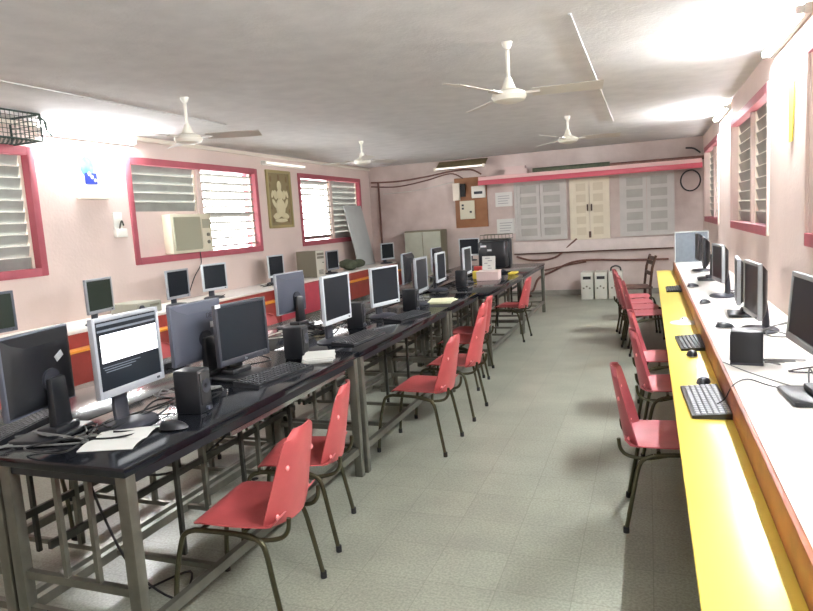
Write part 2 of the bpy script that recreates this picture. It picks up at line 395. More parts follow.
# old wooden chair at the far end of the yellow shelf
wc = thing('wooden_chair', 'dark wooden chair at the far end of the yellow shelf beside the red cluster', 'chair', (-.19, 9.35, 0), .2)
for sx in (-1,1):
    for sy in (-1,1):
        MB().box((sx*.17, sy*.17, .21), (.035,.035,.42)).build('leg', M['dwood'], wc)
MB().box((0,0,.435), (.40,.40,.03), bev=.006).build('seat', M['dwood'], wc)
for sy in (-1,1): MB().ring_path([(.17,sy*.18,.45),(.2,sy*.18,.7),(.25,sy*.18,.86)], .018, 8).build('back_post', M['dwood'], wc)
for z, x in ((.62,.187),(.76,.212),(.82,.238)): MB().box((x,0,z), (.018,.35,.05)).build('back_slat', M['dwood'], wc)
# ------------------------------------------------------------------ black tables
TZ = .758
def make_table(label, L, W=.6):
    t = thing('steel_frame_table', label, 'table', group='black-topped steel tables of the double centre row')
    b = MB(); b.m(0).box((0,0,TZ-.0175), (W,L-.006,.035), bev=.004); b.build('tabletop', [M['black_top']], t)
    b = MB()
    for s in (-1,1): b.b2(s*(W/2-.02)-.012, s*(W/2-.02)+.012, -L/2+.06, L/2-.06, TZ-.068, TZ-.035)
    for s in (-1,1): b.b2(-W/2+.04, W/2-.04, s*(L/2-.035)-.012, s*(L/2-.035)+.012, TZ-.068, TZ-.035)
    b.build('top_frame', M['black'], t)
    for sx in (-1,1):
        for sy in (-1,1):
            b = MB(); b.b2(sx*(W/2-.03)-.025, sx*(W/2-.03)+.025, sy*(L/2-.035)-.022, sy*(L/2-.035)+.022, 0, TZ-.035, bev=.005)
            b.build('leg', M['steel'], t)
    for sx in (-1,1):
        b = MB(); b.b2(sx*(W/2-.03)-.014, sx*(W/2-.03)+.014, -L/2+.05, L/2-.05, .14, .18); b.build('foot_rail', M['steel'], t)
    for sy in (-1,1):
        for z in (.16, .30):
            b = MB(); b.b2(-W/2+.05, W/2-.05, sy*(L/2-.035)-.012, sy*(L/2-.035)+.012, z-.015, z+.015); b.build('end_rail', M['steel'], t)
    n = max(2, round(L/.42))
    for i in range(1, n):
        y = -L/2 + i*L/n
        b = MB(); b.b2(-W/2+.044, W/2-.044, y-.011, y+.011, .149, .171); b.build('cross_rail', M['steel'], t)
        b = MB(); b.b2(-.15, -.128, y-.011, y+.011, .171, TZ-.035); b.build('upright', M['steel'], t)
        b = MB(); b.b2(.03, .048, y+.06, y+.078, .149, TZ-.035); b.build('upright', M['dsteel'], t)
    for x in (-.05, .1):
        b = MB(); b.b2(x-.009, x+.009, -L/2+.026, -L/2+.044, .30, TZ-.05); b.build('upright', M['steel'], t)
    b = MB(); b.b2(-.139-.008, -.139+.008, -L/2+.05, L/2-.05, .40, .43); b.build('back_rail', M['dsteel'], t)
    return t
T1 = make_table('nearest black-topped steel table with the white-screened monitor and front corner', 1.86)
T1.location = (-1.92, 1.57+.93, 0)
T3 = make_table('short black-topped steel table in the aisle row behind the bunched chairs', 1.0)
T3.location = (-1.90, 5.29+.5, 0)
XS = -2.525
dup(T1, (-1.91, 3.43+.93, 0), 0, 'second black-topped steel table along the aisle, carrying the two large silver monitors')
dup(T1, (-1.79, 6.29+.93, 0), 0, 'long black-topped steel table in the aisle row carrying the pink box and leaflet')
dup(T1, (-1.79, 8.15+.93, 0), 0, 'farthest black-topped steel table in the aisle row, under the big black tube monitor')
dup(T1, (XS, 2.50, 0), PI, 'black-topped steel table backing the nearest one, under the two big black monitor backs')
dup(T1, (XS, 4.36, 0), PI, 'black-topped steel table in the back row under the tall-stand monitor')
dup(T3, (XS, 5.79, 0), PI, 'short black-topped steel table in the back row behind the cream sheet')
dup(T1, (XS, 7.22, 0), PI, 'long black-topped steel table in the back row, far half')
dup(T1, (XS, 9.08, 0), PI, 'farthest black-topped steel table in the back row, before the grey cupboard')
# thin drop leg and sliding tray at the front
o = MB(); o.b2(-.10, .10, -.55, .55, 0, .018, bev=.003); kt = o.build('keyboard_tray', M['black'], loc=(-1.757, 2.75, .655)); tag(kt, 'dark sliding tray hanging under the front edge of the nearest black table', 'tray')
for sy in (-1,1):
    o = MB(); o.b2(-.085, .085, sy*.5-.008, sy*.5+.008, .018, .068); o.build('runner', M['metalc'], kt)
o = MB(); o.b2(.097, .104, -.55, .55, .0, .02); o.build('chrome_edge', M['metalc'], kt)
# ------------------------------------------------------------------ wall benches
bl = thing('wall_bench', 'long white-topped bench with brick-red front along the left wall', 'bench', (XL, 0, 0))
y0, y1 = .4, 11.75
MB().b2(.002, .60, y0, y1, .73, .76, bev=.003).build('worktop', M['white_top'], bl)
MB().b2(.585, .605, y0, y1, .611, .729).build('riser', M['redlam'], bl)
MB().b2(.56, .72, y0, 7.25, .59, .61).build('keyboard_shelf', M['orange'], bl)
MB().b2(.56, .72, 8.35, y1, .59, .61).build('keyboard_shelf', M['orange'], bl)
MB().b2(.683, .70, 7.255, 8.345, .25, .735).build('front_panel', M['pinkred'], bl)
MB().b2(.66, .68, y0, y1, .30, .589).build('apron', M['redlam'], bl)
for i in range(7):
    y = y0+.03+i*(y1-y0-.06)/6; MB().b2(.03, .575, y-.012, y+.012, 0, .729).build('support_panel', M['redlam'], bl)
br = thing('wall_bench', 'long white-topped bench with yellow keyboard shelf along the right wall', 'bench', (0, 0, 0))
y0, y1 = -1.2, 9.85
MB().b2(.335, XR-.002, y0, y1, .692, .72, bev=.003).build('worktop', M['white_top'], br)
MB().b2(.318, .335, y0, y1, .602, .721, bev=.002).build('riser', M['brown'], br)
MB().b2(.10, .40, y0, y1, .578, .60, bev=.003).build('keyboard_shelf', M['yellow'], br)
MB().b2(.34, .36, y0, y1, .25, .577).build('back_panel', M['ply'], br)
for i in range(7):
    y = y0+.03+i*(y1-y0-.06)/6; MB().b2(.36, XR-.02, y-.012, y+.012, 0, .691).build('support_panel', M['ply'], br)
# ------------------------------------------------------------------ monitors
def make_lcd(label, loc, rz, frame, backm, W=.37, H=.31, z0=.10, tilt=0, base='round', scr='screen', name='flat_monitor', group=None, border=.02, lit=False, stick=None, chin=.03, logo=None):
    """front face at local x=0 facing +x, foot at z=0"""
    t = thing(name, label, 'monitor', loc, rz, group)
    tl = Matrix.Translation((0,0,z0)) @ RY(-tilt)
    def fin(b, nm, mm, par): # tilt about the lower edge
        bmesh.ops.transform(b.bm, matrix=tl, verts=b.bm.verts[:]); return b.build(nm, mm, par)
    b = MB(); d = .024
    b.b2(-d, 0, -W/2, -W/2+border, 0, H, bev=.004); b.b2(-d, 0, W/2-border, W/2, 0, H, bev=.004)
    b.b2(-d, 0, -W/2+border-.003, W/2-border+.003, 0, chin, bev=.004); b.b2(-d, 0, -W/2+border-.003, W/2-border+.003, H-border, H, bev=.004)
    bz = fin(b, 'bezel', frame, t)
    b = MB(); b.b2(.0005, .003, W/2-.05, W/2-.035, chin*.35, chin*.65); fin(b, 'power_button', M['black2'] if frame is not M['black'] else M['slate'], bz)
    b = MB(); sy = W/2-border+.002; z1, z2 = chin-.002, H-border+.002
    b.m(0).b2(-.018, -.005, -sy, sy, z1, z2)
    if lit:
        w = 2*sy; h = z2-z1
        Q = lambda a, c, e, f, m_: b.m(m_).b2(-.0052, -.0042-.0002*m_, -sy+a*w, -sy+c*w, z1+e*h, z1+f*h)
        Q(.06,.985,.40,.80,1); Q(.03,.985,.845,.875,2); Q(.03,.99,.93,.97,2)
        for i in range(3):
            Q(.06+.02*i, .66-.08*i, .33-.035*i, .342-.035*i, 2)
        Q(.06,.3,.79,.80,2)
    fin(b, 'screen', [M[scr], M['lit'], M['litgrey']], t)
    b = MB()
    pr = [(-W/2+.006,.006,-.022),(W/2-.006,.006,-.022),(W/2-.006,H-.006,-.022),(-W/2+.006,H-.006,-.022)]
    p2 = [(-W/2+.03,.03,-.045),(W/2-.03,.03,-.045),(W/2-.03,H-.03,-.045),(-W/2+.03,H-.03,-.045)]
    p3 = [(-W*.30,.07,-.066),(W*.30,.07,-.066),(W*.30,H-.05,-.066),(-W*.30,H-.05,-.066)]
    rg = [[b.bm.verts.new((q[2],q[0],q[1])) for q in P] for P in (pr,p2,p3)]
    for A, B_ in zip(rg, rg[1:]):
        for k in range(4): b.bm.faces.new((A[k],A[(k+1)%4],B_[(k+1)%4],B_[k]))
    b.bm.faces.new(rg[0][::-1]); b.bm.faces.new(rg[2])
    bc = fin(b, 'back_cover', backm, t)
    b = MB()
    for i in range(9): b.b2(-.0475, -.044, -.12+i*.027, -.10+i*.027, H-.046, H-.034)
    fin(b, 'vent_slots', M['rubber'], bc)
    if stick:
        for (a, z, w_, h_, rt) in stick:
            b = MB(); b.box((-.0672, a, z), (.0014, w_, h_), rot=RX(rt)); fin(b, 'sticker', M['sticker'], bc)
    if logo:
        o = text_part(logo[0], logo[3], 'lettering', M[logo[4]], bz if logo[5] else bc, tl @ Matrix.Translation((.0008 if logo[5] else -.0668, logo[1], logo[2])) @ (RZ(PI/2) if logo[5] else RZ(-PI/2)) @ RX(PI/2))
    # stand
    if base == 'tall':
        b = MB(); b.box((-.088,0,(z0+H*.42)/2+.01), (.04,.10,z0+H*.42-.02), bev=.012, taper=(.7,.85)); b.build('neck', M['black'], t)
        b = MB(); b.b2(-.135, .05, -.13, .13, .0, .022, bev=.01); b.box((-.075,0,.035), (.09,.14,.03), bev=.01); b.build('base', M['black'], t)
        b = MB(); b.cyl((-.075,0,z0+H*.38), (-.06,0,z0+H*.38), .045, 20); b.build('hinge', M['black2'], t)
    else:
        b = MB(); b.ring_path(spline([(-.08,0,.012),(-.085,0,z0*.6),(-.075,0,z0+.06),(-.062,0,z0+.13)],5), .02, 10, rs=None)
        for v in b.bm.verts: v.co.y *= 2.1
        b.build('neck', frame if base == 'light' else M['black2'], t)
        b = MB(); b.lathe([(.002,.0),(.125,.0),(.13,.008),(.115,.018),(.06,.026),(.002,.03)], (-.05,0,0), 28)
        for v in b.bm.verts: v.co.x = -.05+(v.co.x+.05)*.82
        b.build('base', frame if base == 'light' else M['black2'], t)
    return t
S, K, W_, SS = M['silver'], M['black'], M['whitish'], M['steelsilver']
GM = 'flat monitors on the black tables'
def face(x, y, z, deg=0): return ((x, y, z), math.radians(deg))
def mon(label, x, y, fit_z, surf, deg, **k):
    return make_lcd(label, (x, y, surf), math.radians(deg), z0=fit_z-surf, **k)
mon('silver-framed monitor with a lit white window on its screen', -1.94, 1.995, .905, TZ, 3, frame=S, backm=M['black2'], lit=True, border=.016)
mon('big black monitor seen from behind at the left edge, with a tilted white sticker', -2.24, 1.80, .865, TZ, 180+11, frame=M['slate'], backm=M['black'], base='tall', stick=[(-.06,.2,.045,.026,-.5)])
mon('slate-backed monitor with a small white label, next to the black monitor', -2.225, 2.74, .85, TZ, 180-4, frame=M['slate'], backm=M['slate'], base='tall', stick=[(-.07,.185,.05,.03,0)], logo=('DELL', -.06, .235, .036, 'black2', False))
m4 = mon('black-framed dark monitor with a white sticker at its upper left corner', -1.955, 2.785, .845, TZ, -8, frame=M['black2'], backm=K, base='tall', border=.018, logo=('hp', 0, .014, .018, 'silver', True))
b = MB(); b.b2(.0, .002, -.185, -.15, .382, .40); b.build('sticker', M['sticker'], m4)
mon('slate-backed monitor on a tall black stand, in the back row', -2.58, 4.3, .87, TZ, 180-4, frame=S, backm=M['slate'], base='tall')
mon('pale-framed monitor with dark screen behind the stack of papers', -1.88, 3.73, .89, TZ, -1, frame=W_, backm=M['black2'], border=.017)
mon('pale-framed monitor with dark screen, its whole face showing, above the second chair gap', -1.97, 4.77, .855, TZ, -14, frame=W_, backm=M['black2'], border=.016)
mon('silver-framed monitor angled edge-on beside the cream sheet', -1.90, 5.47, .875, TZ, 3, frame=S, backm=K)
mon('narrow-looking silver-edged monitor with dark screen, second past the cream sheet', -2.06, 6.57, .855, TZ, 3, frame=W_, backm=K)
mon('nearly edge-on monitor with a bright rim just before the pink box', -1.95, 7.25, .865, TZ, 2, frame=W_, backm=K)
mon('small pale-framed monitor facing the room in front of the back wall board', -2.97, 11.15, .845, TZ, -88, frame=W_, backm=K)
mon('black monitor back with a silver rim, behind the edge-on silver monitor', -2.34, 6.24, .88, TZ, 180+5, frame=S, backm=K, base='tall')
mon('black monitor back farthest along the back row, in front of the grey cupboard', -2.62, 8.1, .84, TZ, 180-2, frame=S, backm=K, base='tall')
# left wall bench
BZ = .76
mon('dark monitor cut by the left picture edge, below the first louvred window', -4.60, 3.42, .86, BZ, -2, frame=M['slate'], backm=K, scr='screen_g')
mon('grey-framed monitor with a greenish screen, alone before the low grey case on the bench', -4.62, 4.47, .865, BZ, 10, frame=S, backm=M['dbeige'], scr='screen_g')
mon('grey-framed monitor left of the pair under the air conditioner', -4.76, 5.68, .84, BZ, 2, frame=S, backm=K)
mon('pale-framed monitor right of the pair under the air conditioner', -4.73, 6.28, .855, BZ, -10, frame=W_, backm=K)
mon('pale-framed small monitor under the relief panel on the left bench', -4.90, 7.9, .85, BZ, -6, frame=W_, backm=K, W=.35)
mon('pale-framed monitor between the beige tower and the green bundle', -4.72, 9.3, .82, BZ, -4, frame=S, backm=K, W=.36)
mon('pale-framed monitor at the far end of the left bench, past the green bundle', -4.58, 11.3, .83, BZ, -20, frame=W_, backm=K, W=.36)
# right wall bench
RZt = .72
mon('nearest monitor on the right bench, silver-framed and cut by the picture edge', .545, 2.84, .925, RZt, 184, frame=SS, backm=M['slate'], base='tall', W=.42, H=.28, tilt=.08)
mon('silver-framed monitor on the right bench, second from the front, on a dark oval base', .57, 4.35, .81, RZt, 184, frame=SS, backm=K, W=.395, H=.33)
mon('silver-rimmed monitor seen edge-on behind the oval-based one on the right bench', .56, 4.97, .81, RZt, 176, frame=S, backm=K, base='tall')
mon('silver-framed monitor in the middle of the right bench, next to last but two', .53, 5.97, .85, RZt, 187, frame=SS, backm=K)
mon('black monitor seen edge-on near the grey felt board on the right bench', .52, 7.35, .85, RZt, 178, frame=K, backm=K, base='tall')
mon('farthest monitor on the right bench, half hidden before the grey felt board', .53, 8.35, .85, RZt, 182, frame=K, backm=K)
# grey felt board at the bench end
fb = thing('felt_board', 'blue-grey felt board with a pale frame standing at the far end of the right bench', 'board', (.545, 9.6, RZt))
MB().b2(-.2, .2, -.012, .012, .012, .41).build('panel', M['bluegrey'], fb)
b = MB(); b.b2(-.212, -.2, -.018, .018, 0, .425); b.b2(.2, .212, -.018, .018, 0, .425); b.b2(-.2, .2, -.018, .018, .41, .425); b.b2(-.2, .2, -.018, .018, 0, .012); b.build('frame', M['board'], fb)
# big tube monitor
ct = thing('tube_monitor', 'big black tube monitor seen from behind at the end of the black tables', 'monitor', (-1.97, 8.72, TZ), 0)
b = MB(); b.box((0,.1,.235), (.42,.14,.40), bev=.015); b.build('front_housing', M['black'], ct)
b = MB(); b.box((0,-.06,.24), (.38,.22,.36), bev=.03); b.build('rear_housing', M['black'], ct)
b = MB(); b.lathe([(.005,0),(.14,0),(.12,.02),(.06,.035),(.005,.035)], (0,.02,0), 24); b.build('swivel_base', M['black2'], ct)
b = MB(); b.b2(-.15,-.07,-.1725,-.169,.345,.37); b.b2(-.06,.0,-.1725,-.169,.29,.315); b.build('sticker', M['sticker'], ct)
wr = MB(); 
for (a, c) in (((-.2,-.12,0),(.2,-.12,0)), ((-.2,.12,0),(.2,.12,0)), ((-.2,-.12,.06),(.2,-.12,.06)), ((-.2,.12,.06),(.2,.12,.06))): wr.cyl(Vector(a)+Vector((0,0,.005)), Vector(c)+Vector((0,0,.005)), .005, 6)
for i in range(9):
    x = -.2+i*.05; wr.ring_path([(x,-.12,.065),(x,-.12,.005),(x,.12,.005),(x,.12,.065)], .003, 6)
wr = wr.build('wire_tray', M['steel'], loc=(-1.95, 8.80, TZ+.436)); tag(wr, 'pale wire paper tray on top of the big black tube monitor', 'tray')
# ------------------------------------------------------------------ speakers, keyboards, mice
def speaker(label, loc, rz, w=.10, d=.11, h=.18, body='black', group='desktop speakers on the black tables', plain=False):
    t = thing('desktop_speaker', label, 'speaker', loc, rz, group)
    b = MB(); b.box((0,0,h/2), (d,w,h), bev=.008); b.build('cabinet', M[body], t)
    if plain:
        MB().b2(-d/2+.01, d/2-.01, -w/2-.004, -w/2+.002, .02, h-.02, bev=.002).build('grille', M['black2'], t)
        MB().b2(-d/2-.002, d/2+.002, -w/2-.002, w/2+.002, 0, .012, bev=.003).build('foot_band', M['black2'], t)
        return t
    b = MB(); b.b2(d/2-.002, d/2+.004, -w/2+.01, w/2-.01, h*.2, h-.012, bev=.002); b.build('grille', M['rubber'], t)
    b = MB(); b.lathe([(.002,0),(w*.3,0),(w*.33,.004),(w*.2,.002),(.002,-.002)], (d/2+.004,0,h*.62), 18, rot=RY(PI/2).to_3x3()); b.build('cone_ring', M['black2'], t)
    b = MB(); b.cyl((d/2,0,h*.1), (d/2+.012,0,h*.1), .009, 12); b.build('volume_knob', M['slate'], t)
    return t
GS = 'desktop speakers on the black tables'
s0 = speaker('black desktop speaker standing in front of the slate-backed monitor, nearest of all', (-1.82, 2.19, TZ), .1, .095, .12, .185)
for (x, y, r, lab) in [(-1.93, 3.25, .1, 'black desktop speaker beside the papers, right of the black-framed monitor'),
        (-2.02, 4.28, .2, 'dark greenish speaker tucked behind the pale-framed monitor by the long keyboard'),
        (-1.88, 5.08, 0, 'slim black speaker near the table edge before the cream sheet'),
        (-1.93, 6.85, .1, 'black speaker between the narrow silver-edged monitor and the bright-rimmed one')]:
    dup(s0, (x, y, TZ), r, lab)
q = speaker('black cube speaker on the white top of the right bench, beside the nearest monitor', (.44, 3.47, RZt), PI+1.45, .14, .13, .165, group=None, plain=True)
def keyboard(label, loc, rz, body='black', keym='key', L=.45, group=None):
    t = thing('computer_keyboard', label, 'keyboard', loc, rz, group)
    b = MB(); b.prism([(-.08,0),(.08,0),(.08,.014),(-.08,.026)], -L/2, L/2, lambda x,y,z: (x,z,y)); b.build('body', M[body], t)
    for r in range(6):
        k = MB(); x = -.062+r*.0235; z = .0245-(x+.08)*.075; n = 16
        for i in range(n):
            if r == 5 and 3 < i < 9:
                continue
            k.box((x, -L/2+.024+i*(L-.048)/(n-1), z+.002), (.018,(L-.04)/n*.82,.008), bev=.002, seg=1)
        if r == 5: k.box((x, -L/2+.024+6*(L-.048)/(n-1), z+.002), (.018,(L-.04)/n*5.4,.008), bev=.002, seg=1)
        k.build('key_row', M[keym], t)
    return t
def mouse(label, loc, rz, body='black', tail=None, group=None):
    t = thing('computer_mouse', label, 'mouse', loc, rz, group)
    b = MB()
    def fn(u, v):
        a = 2*PI*u; r = v; x = .056*math.cos(a)*r; y = .031*math.sin(a)*r
        return (x, y, .003+.034*math.sqrt(max(0,1-(r*.995)**2))*(1-.25*x/.056))
    b.sheet(lambda u,v: fn(u, max(v,.02)), 20, 7, .003); b.build('shell', M[body], t)
    b = MB(); b.cyl((-.038,-.004,.0315), (-.038,.004,.0315), .008, 10); b.build('scroll_wheel', M['slate'], t)
    if tail:
        MB().ring_path(spline(tail, 6), .0022, 6).build('cord', M['cable'], t)
    return t
GK = 'keyboards on the black tables'
k0 = keyboard('black keyboard in front of the black-framed dark monitor', (-1.80, 2.80, TZ+.001), -.12, group=GK)
for (x, y, r, lab) in [(-1.78, 3.80, -.06, 'long black keyboard in front of the pale-framed monitor behind the papers'),
        (-1.78, 4.72, -.2, 'dark keyboard before the fully visible pale-framed monitor'),
        (-2.42, 1.84, PI+.3, 'black keyboard with pale key faces behind the leftmost black monitor'),
        (-2.68, 2.85, PI-.1, 'black keyboard at the far side of the slate-backed monitor'),]:
    dup(k0, (x, y, TZ+.001), r, lab)
mouse('black mouse by the table edge in front of the nearest speaker', (-1.74, 1.96, TZ), .4, tail=[(-.055,0,.012),(-.12,.02,.004),(-.16,.1,.004),(-.2,.16,.004)])
kq = keyboard('black keyboard with pale key faces, nearest on the yellow shelf', (.232, 3.15, .601), PI+.05, keym='keyw', L=.48); kq.scale = (1.02, 1.03, 1)
keyboard('dark keyboard on the yellow shelf, second from the front', (.25, 4.52, .601), PI+.05, L=.44)
kk = keyboard('small dark keyboard at the far end of the yellow shelf', (.25, 7.5, .601), PI, L=.42)
mouse('black mouse lying behind the nearest keyboard on the yellow shelf', (.25, 3.50, .60), 1.3)
mouse('black mouse in front of the second keyboard on the yellow shelf', (.235, 4.16, .60), 1.5)
wm = thing('mouse_pad', 'round white pad with a white mouse on the yellow shelf', 'mouse pad', (.25, 5.35, .60))
MB().lathe([(.002,0),(.1,0),(.105,.004),(.1,.007),(.002,.007)], seg=28).build('pad', M['white'], wm)
mouse('white mouse resting on the round white pad', (.25, 5.36, .608), 1.2, body='white')
for (x, y, r, lab) in [(.50,4.45,.2,'small black mouse on the white top behind the oval-based monitor'), (.47,5.55,.9,'small black mouse on the white top before the middle monitor of the right bench'), (.45,6.7,.4,'small black mouse on the white top past the middle monitor of the right bench')]:
    mouse(lab, (x-.06, y, RZt), r)
# ------------------------------------------------------------------ papers on tables
def paper_stack(label, loc, rz, d, m='paper', n=5, name='paper_stack', cat='papers'):
    t = thing(name, label, cat, loc, rz)
    for i in range(n):
        b = MB(); b.b2(-d[0]/2, d[0]/2, -d[1]/2, d[1]/2, .001+i*d[2], .001+(i+1)*d[2]-.0006); o = b.build('sheet', M[m], t)
        o.rotation_euler.z = random.uniform(-.14,.14); o.location = (random.uniform(-.01,.01), random.uniform(-.01,.01), 0)
    return t
paper_stack('stack of white papers by the table edge beside the black speaker', (-1.76, 3.20, TZ), .5, (.17,.22,.005), n=6)
paper_stack('cream sheets lying on the black table before the edge-on silver monitor', (-1.78, 5.62, TZ), .1, (.21,.3,.005), m='paper2', n=4)
lf = thing('booklet', 'booklet shape, white for a bright window reflection, under the leads by the lit monitor', 'booklet', (-1.87, 1.82, TZ), .35)
for s in (-1,1):
    MB().sheet(lambda u,v,s=s: (-.1+.2*v, s*.13*u, .004+.008*math.sin(PI*u)), 8, 2, .003).build('page', M['paper'], lf)  # white pages stand in for a bright window reflection on a book-like shape
bx = thing('carton', 'low pale pink carton on the black table near the edge-on monitor', 'box', (-1.80, 7.62, TZ), .1)
MB().box((0,0,.045), (.26,.30,.09), bev=.004).build('tray', M['card'], bx); MB().box((0,0,.099), (.27,.31,.016), bev=.003).build('lid', M['card'], bx)
lp = MB(); lp.m(0).box((0,0,.085), (.16,.005,.17), rot=RX(-.12)); lp.m(1)
for i in range(5): lp.box((random.uniform(-.04,.04), -.006+ (i*.03-.06)*.12 , .085+(i*.03-.06)), (random.uniform(.03,.08),.004,.01), rot=RX(-.12))
lp = lp.build('leaflet', [M['paper'], M['ink']], loc=(-1.81, 7.68, TZ+.107)); tag(lp, 'white printed leaflet propped upright on the pale pink carton', 'leaflet')
rb = MB(); rb.box((0,0,.07), (.1,.08,.14), bev=.004); rb = rb.build('snack_packet', M['redbox'], loc=(-2.01, 7.95, TZ)); tag(rb, 'small red packet behind the pink carton', 'packet')
rb = MB(); rb.box((0,0,.05), (.07,.05,.10), bev=.01); rb = rb.build('snack_packet', M['yell'], loc=(-1.99, 7.72, TZ)); tag(rb, 'small yellow packet beside the pink carton, left of the leaflet', 'packet')
rb = MB(); rb.box((0,0,.012), (.10,.22,.024), bev=.008); rb = rb.build('duster', M['yell'], loc=(-1.64, 8.3, TZ)); tag(rb, 'folded yellow duster at the table edge right of the tube monitor', 'cloth')
# ------------------------------------------------------------------ cables
def cable(label, pts, r=.004, m='cable', group=None, nm='cable'):
    o = MB(); o.ring_path(spline(pts, 6), r, 6); o = o.build(nm, M[m]); return tag(o, label, 'cable', group)
def tangle(label, cx, cy, sx, sy, n, z=TZ, m='cable', r=.004, seed=0):
    rnd = random.Random(seed); pts = []
    for i in range(n):
        pts.append((cx+rnd.uniform(-sx,sx), cy+rnd.uniform(-sy,sy), z+r+rnd.uniform(0,.012)+.035*(rnd.random()**3)))
    return cable(label, pts, r, m)
tangle('tangled black lead behind the mouse at the near end of the black tables', -2.0, 1.78, .16, .16, 12, seed=1)
tangle('grey lead snaking across the near corner of the black tables', -2.15, 1.74, .22, .12, 9, m='cableg', seed=2)
tangle('black lead coiled under the lit monitor', -2.0, 2.05, .12, .2, 10, seed=3)
tangle('grey lead bundled between the nearest speaker and the slate-backed monitor', -2.05, 2.42, .12, .16, 10, m='cableg', seed=4)
tangle('black lead bundled behind the black-framed dark monitor', -2.15, 3.02, .14, .2, 10, seed=5)
tangle('pale lead loose below the tall-stand monitor', -2.35, 3.9, .15, .25, 9, m='cablew', seed=6)
tangle('black lead heaped around the tall stand in the back row', -2.3, 4.2, .2, .25, 14, r=.006, seed=7)
tangle('black lead heaped under the fully visible pale-framed monitor', -2.05, 4.5, .15, .25, 10, seed=8)
tangle('grey lead looped past the cream sheets', -2.0, 5.7, .14, .25, 10, m='cableg', r=.006, seed=9)
tangle('black lead heaped in front of the pink carton', -2.0, 6.9, .15, .3, 10, seed=10)
tangle('black lead heaped behind the nearest monitor on the right bench', .68, 3.1, .12, .25, 10, z=RZt, seed=11)
tangle('grey lead looped between the cube speaker and the nearest right bench monitor', .60, 3.4, .1, .12, 8, z=RZt, m='cableg', seed=12)
tangle('grey lead heaped behind the second monitor of the right bench', .70, 4.3, .1, .25, 9, z=RZt, m='cableg', seed=13)
tangle('black lead heaped behind the middle monitor of the right bench', .70, 6.1, .1, .3, 9, z=RZt, seed=14)
tangle('black lead at the foot of the paired monitors under the air conditioner', -4.72, 6.0, .12, .3, 9, z=BZ, seed=15)
tangle('black lead at the foot of the monitor under the relief panel', -4.7, 7.5, .12, .3, 9, z=BZ, seed=16)
cable('thin black lead from the nearest keyboard over the brown strip of the bench', [(.27,3.05,.626),(.30,3.02,.66),(.33,3.0,.727),(.40,3.12,.724),(.47,3.02,.724),(.58,2.9,.724)], .0025)
cable('thin lead crossing the white bench top in front of the cube speaker', [(.335,3.46,.7235),(.40,3.30,.7235),(.46,3.18,.7235),(.55,3.02,.7235)], .0025, 'cableg')
for i, (x, y0_, y1_, lab) in enumerate([(-2.2, 2.0, 3.2, 'black lead sagging beneath the nearest table pair'), (-2.2, 3.7, 5.0, 'black lead sagging beneath the second table pair')]):
    cable(lab, [(x,y0_,.70),(x+.03,y0_+.2,.45),(x-.02,(y0_+y1_)/2,.34),(x+.04,y1_-.2,.48),(x,y1_,.70)], .006)
cable('dark lead looped from the near corner to the floor under the black table', [(-2.0,1.75,.70),(-1.98,1.8,.45),(-1.92,1.86,.2),(-1.85,2.0,.01),(-1.95,2.2,.008),(-2.05,2.0,.008)], .005)
# power strip beneath the table
ps = thing('power_strip', 'pale power strip lying on the foot rails under the nearest black table', 'power strip', (-1.95, 2.62, .172))
MB().box((0,0,.022), (.07,.42,.044), bev=.005).build('body', M['beige'], ps)
for i in range(4): MB().lathe([(.002,0),(.018,0),(.02,.003),(.002,.004)], (0,-.14+i*.09,.044), 14).build('socket', M['rubber'], ps)
# ------------------------------------------------------------------ cases on the left bench
dc = thing('desktop_computer', 'low grey desktop case lying on the left bench beside the greenish monitor', 'computer', (-4.88, 5.16, BZ), 0)
MB().box((0,0,.055), (.34,.34,.11), bev=.006).build('case', M['casegrey'], dc)
MB().b2(.171,.176,-.16,.16,.01,.10,bev=.002).build('front_panel', M['casegrey'], dc)
MB().cyl((.176,-.12,.06),(.19,-.12,.06),.03,18).build('round_dial', M['black2'], dc)
MB().b2(.176,.179,.0,.13,.065,.085).build('drive_slot', M['dbeige'], dc)
tw = thing('computer_tower', 'beige tower case with vent slots standing on the left bench under the last window', 'computer', (-4.83, 8.75, BZ), -.25)
MB().box((0,0,.2), (.40,.18,.40), bev=.006).build('case', M['dbeige'], tw)
MB().b2(.2,.212,-.09,.09,0,.40,bev=.004).build('front_panel', M['beige'], tw)
for z in (.35,.30): MB().b2(.212,.215,-.075,.075,z-.018,z+.018).build('drive_bay', M['dbeige'], tw)
for i in range(4): MB().b2(.212,.214,-.05,.05,.05+i*.018,.058+i*.018).build('vent_slot', M['rubber'], tw)
MB().cyl((.212,.05,.22),(.218,.05,.22),.01,12).build('power_button', M['black2'], tw)
cb = MB()
rnd = random.Random(3)
for i in range(7): cb.ball((rnd.uniform(-.12,.12), rnd.uniform(-.22,.22), .07+rnd.uniform(0,.04)), .11, (1,1.1,.65), rot=RZ(rnd.uniform(0,3)).to_3x3())
for v in cb.bm.verts: v.co.z = max(v.co.z, 0)
cb = cb.build('cloth_bundle', M['cloth'], loc=(-4.75, 10.1, BZ)); tag(cb, 'crumpled green-grey cloth bundle on the far part of the left bench', 'cloth')
